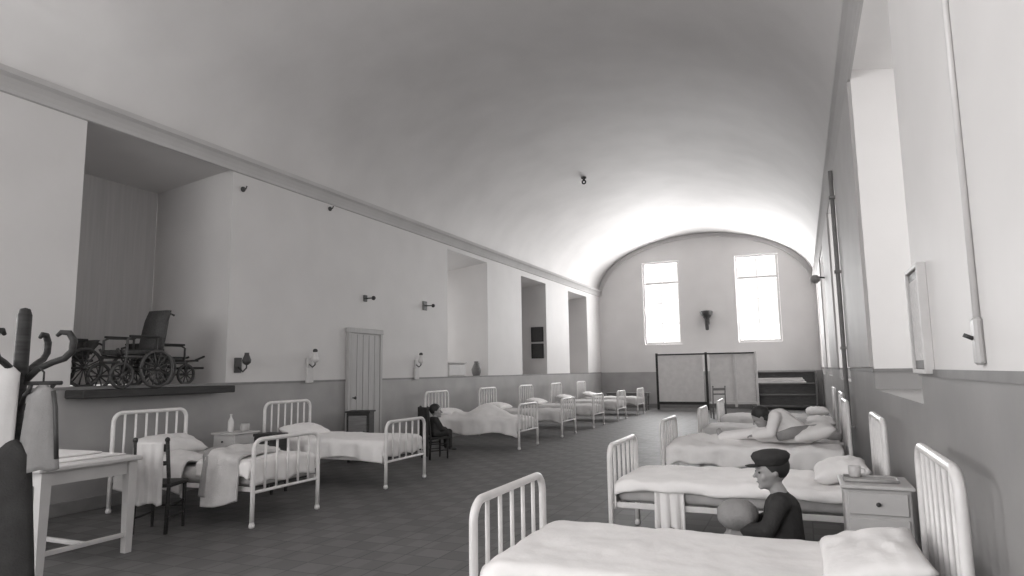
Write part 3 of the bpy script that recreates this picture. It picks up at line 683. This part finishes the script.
def face_bits(P, Q, hr, root):
    for q in (-1, 1):
        e = MB().ell(P(q*.29, .665, .0), (.1*hr, .055*hr, .055*hr), 10, Q).build('eye', M['hair'], root)
    MB().ell(P(0, .745, -.53), (.17*hr, .04*hr, .02*hr), 10, Q).build('mouth', M['midwood'], root)
def person(label, J, hr, facing, up, clothes, hair_z=.1, long_hair=False, cap=None, k=1.0, hand_dir=None):
    root = empty('person', J['root'], label, 'person'); o0 = Vector(J['root'])
    j = {a: (Vector(b)-o0 if a != 'root' else None) for a, b in J.items()}
    mb = MB(); P, Q = head(mb, j['head'], facing, up, hr)
    mb.cap(j['neck'], j['head']-Vector(up)*hr*.4, .42*hr, .40*hr)
    mb.cap(j['pelvis'], j['chest'], .115*k, .11*k); mb.cap(j['shL'], j['shR'], .055*k, .055*k); mb.cap(j['chest'], j['neck'], .1*k, .06*k)
    mb.cap(j['hipL'], j['hipR'], .085*k, .085*k)
    for s in 'LR':
        mb.cap(j['sh'+s], j['el'+s], .045*k, .036*k); mb.cap(j['el'+s], j['wr'+s], .035*k, .024*k)
        mb.cap(j['hip'+s], j['kn'+s], .078*k, .054*k); mb.cap(j['kn'+s], j['an'+s], .05*k, .034*k)
        fd = Vector(J['footdir']).normalized(); mb.cap(j['an'+s]-Vector((0, 0, .02)), j['an'+s]+fd*.12*k-Vector((0, 0, .035*k)), .035*k, .026*k)
        hand(mb, j['wr'+s], (j['wr'+s]-j['el'+s]), Vector((0, 0, 1)), 1 if s == 'L' else -1, k*.95, .6)
    body = fuse(mb, 'body', 'skin', root, .008, 3)
    face_bits(P, Q, hr, root)
    h = MB()
    h.ell(P(0, -.2, .28), (.78*hr, .86*hr, .84*hr), 24, Q)
    if long_hair: h.ell(P(0, -.42, -.25), (.68*hr, .5*hr, .75*hr), 18, Q)
    hb = h.build('hair', M['hair'], root)
    # cut the hair away from the face
    import bmesh
    bm = bmesh.new(); bm.from_mesh(hb.data); f = Vector(Q.col[1]); u = Vector(Q.col[2]); n_ = (f*.8-u*.62).normalized()
    bmesh.ops.bisect_plane(bm, geom=bm.verts[:]+bm.edges[:]+bm.faces[:], plane_co=P(0, .30, .25), plane_no=n_, clear_outer=True)
    bmesh.ops.bisect_plane(bm, geom=bm.verts[:]+bm.edges[:]+bm.faces[:], plane_co=P(0, 0, -.55 if not long_hair else -1.0), plane_no=-u, clear_outer=True)
    bm.to_mesh(hb.data); bm.free()
    for p in hb.data.polygons: p.use_smooth = True
    if cap:
        c = MB(); c.lathe([(0, 0)], n=3) if False else None
        rings = []
        for (r, z) in ((.80, .30), (.84, .42), (.95, .62), (.98, .78), (.85, .95), (.5, 1.06), (.05, 1.09)):
            rings.append([P(r*cos(2*pi*q/24), r*1.04*sin(2*pi*q/24)-.12, z+.05) for q in range(24)])
        c.loft(rings); pk = []
        co = c.build('cap', M[cap], root)
        pk = MB().ell(P(0, .86, .34), (.55*hr, .42*hr, .045*hr), 18, Q); pk.build('peak', M[cap], co)
    for c in clothes:
        mb = MB(); g = c.get('g', .018)
        if c['kind'] == 'coat':
            mb.cap(j['pelvis'], j['chest'], .125*k+g, .115*k+g); mb.cap(j['shL'], j['shR'], .058*k+g, .058*k+g); mb.cap(j['chest'], j['chest']+(j['neck']-j['chest'])*.75, .105*k+g, .05*k+g)
            for s in 'LR':
                mb.cap(j['sh'+s], j['el'+s], .05*k+g, .044*k+g); mb.cap(j['el'+s], j['el'+s]+(j['wr'+s]-j['el'+s])*.88, .042*k+g, .034*k+g)
            if c.get('skirt', True):
                for s in 'LR': mb.cap(j['hip'+s], j['hip'+s]+(j['kn'+s]-j['hip'+s])*c.get('len', .55), .09*k+g, .08*k+g)
        elif c['kind'] == 'trousers':
            mb.cap(j['hipL'], j['hipR'], .09*k+g, .09*k+g)
            for s in 'LR':
                mb.cap(j['hip'+s], j['kn'+s], .082*k+g*.8, .06*k+g*.8); mb.cap(j['kn'+s], j['kn'+s]+(j['an'+s]-j['kn'+s])*c.get('len', .95), .056*k+g*.7, .045*k+g*.7)
        elif c['kind'] == 'shoes':
            for s in 'LR':
                fd = Vector(J['footdir']).normalized(); mb.cap(j['an'+s]-Vector((0, 0, .01)), j['an'+s]+fd*.13*k-Vector((0, 0, .032*k)), .044*k, .034*k)
        fuse(mb, c['name'], c['m'], root, .01, 3)
    return root
# child in a cap on a low stool between the first two right beds, facing left
sx, sy = -.20, 4.66
st = empty('low_stool', (sx+.02, sy, 0), 'low dark stool under the seated child in a cap', 'stool')
MB().box(-.15, .15, -.15, .15, .235, .27, .012).build('seat', M['wood'], st)
for a in (-1, 1):
    for b in (-1, 1): MB().tube([(a*.12, b*.12, 0), (a*.1, b*.1, .24)], .015, 8, .02).build('leg', M['wood'], st)
J = dict(root=(sx, sy, 0), head=(sx-.03, sy, .785), neck=(sx+.015, sy, .655), chest=(sx+.03, sy, .55), pelvis=(sx+.03, sy, .375), shL=(sx+.02, sy-.12, .60), shR=(sx+.02, sy+.12, .60),
 elL=(sx-.06, sy-.17, .45), elR=(sx-.06, sy+.17, .45), wrL=(sx-.20, sy-.10, .43), wrR=(sx-.20, sy+.10, .43), hipL=(sx+.01, sy-.07, .35), hipR=(sx+.01, sy+.07, .35),
 knL=(sx-.27, sy-.09, .37), knR=(sx-.27, sy+.09, .37), anL=(sx-.26, sy-.09, .085), anR=(sx-.26, sy+.09, .085), footdir=(-1, 0, 0))
person('child in dark cap and coat sitting between the first two right beds, facing left', J, .118, (-1, -.35, -.08), (0, 0, 1),
  [dict(name='coat', kind='coat', m='dark', g=.014, len=.6), dict(name='trousers', kind='trousers', m='grey', g=.012, len=.8), dict(name='shoes', kind='shoes', m='iron')], cap='dark', k=.86)
bd = MB(); bd.ell((0, 0, 0), (.13, .17, .10), 24); o = bd.build('bundle', M['grey'], None, (sx-.24, sy, .50)); 
for v in o.data.vertices: v.co += v.co.normalized()*.014*noise.noise(v.co*14)
tag(o, 'round grey cloth bundle held on the lap of the child in a cap', 'bundle')
# small child in dark clothes on a dark chair at the left, beyond the second bed
cx, cy = -5.78, 10.02
chair((cx, cy, 0), R(145), 'dark solid-backed chair on which the small dark-clothed child sits', seat=.36, back=.84, w=.36, name='high_backed_chair')
Rm2 = Matrix.Rotation(R(145), 3, 'Z'); 
pb = MB().box(-.19, .19, .212, .25, .06, .86, .006).build('coat_on_chair', M['dark'], None, (cx, cy, 0)); pb.rotation_euler = (0, 0, R(145)); 
pb.data.materials.clear(); pb.data.materials.append(M['dark']); tag(pb, 'dark cloth hung flat over the back of the small child\'s chair', 'cloth')
f2 = Rm2 @ Vector((0, -1, 0))
def L2(a, b, z): return tuple(Vector((cx, cy, 0))+Rm2 @ Vector((a, b, z)))
J = dict(root=(cx, cy, 0), head=L2(0, -.01, .785), neck=L2(0, .02, .67), chest=L2(0, .03, .60), pelvis=L2(0, .04, .455), shL=L2(.095, .03, .635), shR=L2(-.095, .03, .635),
 elL=L2(.15, -.04, .50), elR=L2(-.15, -.04, .50), wrL=L2(.08, -.15, .48), wrR=L2(-.08, -.15, .48), hipL=L2(.06, .03, .43), hipR=L2(-.06, .03, .43),
 knL=L2(.08, -.22, .435), knR=L2(-.08, -.22, .435), anL=L2(.08, -.235, .17), anR=L2(-.08, -.235, .17), footdir=tuple(f2))
person('small dark-haired child in dark clothes seated at the left beside the humped bed', J, .115, f2+Vector((.1, -.5, 0)), (0, 0, 1),
  [dict(name='coat', kind='coat', m='dark', g=.012, len=.7), dict(name='stockings', kind='trousers', m='dark', g=.006, len=.95), dict(name='shoes', kind='shoes', m='iron')], k=.76)
# patient in a white gown leaning forward on the third right bed
bx_, by_ = right[2][0], right[2][1]
px, py, pz = bx_+.42, by_-.05, .62
J = dict(root=(px, py, .56), head=(px-.33, py-.10, .86), neck=(px-.21, py-.03, .88), chest=(px-.12, py, .84), pelvis=(px+.05, py, .69), shL=(px-.17, py-.15, .87), shR=(px-.17, py+.15, .87),
 elL=(px-.22, py-.24, .70), elR=(px-.22, py+.24, .70), wrL=(px-.40, py-.16, .66), wrR=(px-.40, py+.16, .66), hipL=(px+.03, py-.08, .67), hipR=(px+.03, py+.08, .67),
 knL=(px-.42, py-.09, .67), knR=(px-.42, py+.09, .67), anL=(px-.78, py-.08, .625), anR=(px-.78, py+.08, .625), footdir=(-.4, 0, 1))
person('dark-haired child in white nightgown leaning forward on the third right bed', J, .12, (-.9, -.1, -.55), (-.55, 0, .85),
  [dict(name='nightgown', kind='coat', m='linen', g=.022, len=.8), dict(name='leggings', kind='trousers', m='linen', g=.012, len=1.0)], long_hair=True, k=.9)

# ---------------------------------------------------------------- light, world, camera
w = bpy.data.worlds.new('World'); S.world = w; w.use_nodes = True
bg = w.node_tree.nodes['Background']; bg.inputs[0].default_value = (1, .985, .97, 1); bg.inputs[1].default_value = 1.6
cam = bpy.data.cameras.new('Camera'); co = bpy.data.objects.new('Camera', cam); C.objects.link(co); S.camera = co
fl, yaw, pitch, roll, hh = 663.63, .4077, .1244, -.0147, 1.4439
cam.sensor_width = 36; cam.lens = fl/1024*36; cam.clip_start = .05; cam.clip_end = 200
f = Vector((-sin(yaw)*cos(pitch), cos(yaw)*cos(pitch), sin(pitch))); r = Vector((cos(yaw), sin(yaw), 0)); u = r.cross(f)
r2 = r*cos(roll)+u*sin(roll); u2 = -r*sin(roll)+u*cos(roll)
co.matrix_world = Matrix(((r2.x, u2.x, -f.x, 0), (r2.y, u2.y, -f.y, 0), (r2.z, u2.z, -f.z, hh), (0, 0, 0, 1)))
vs = S.view_settings; vs.view_transform = 'Standard'; vs.look = 'None'; vs.gamma = 1; vs.use_curve_mapping = False; vs.exposure = -0.3
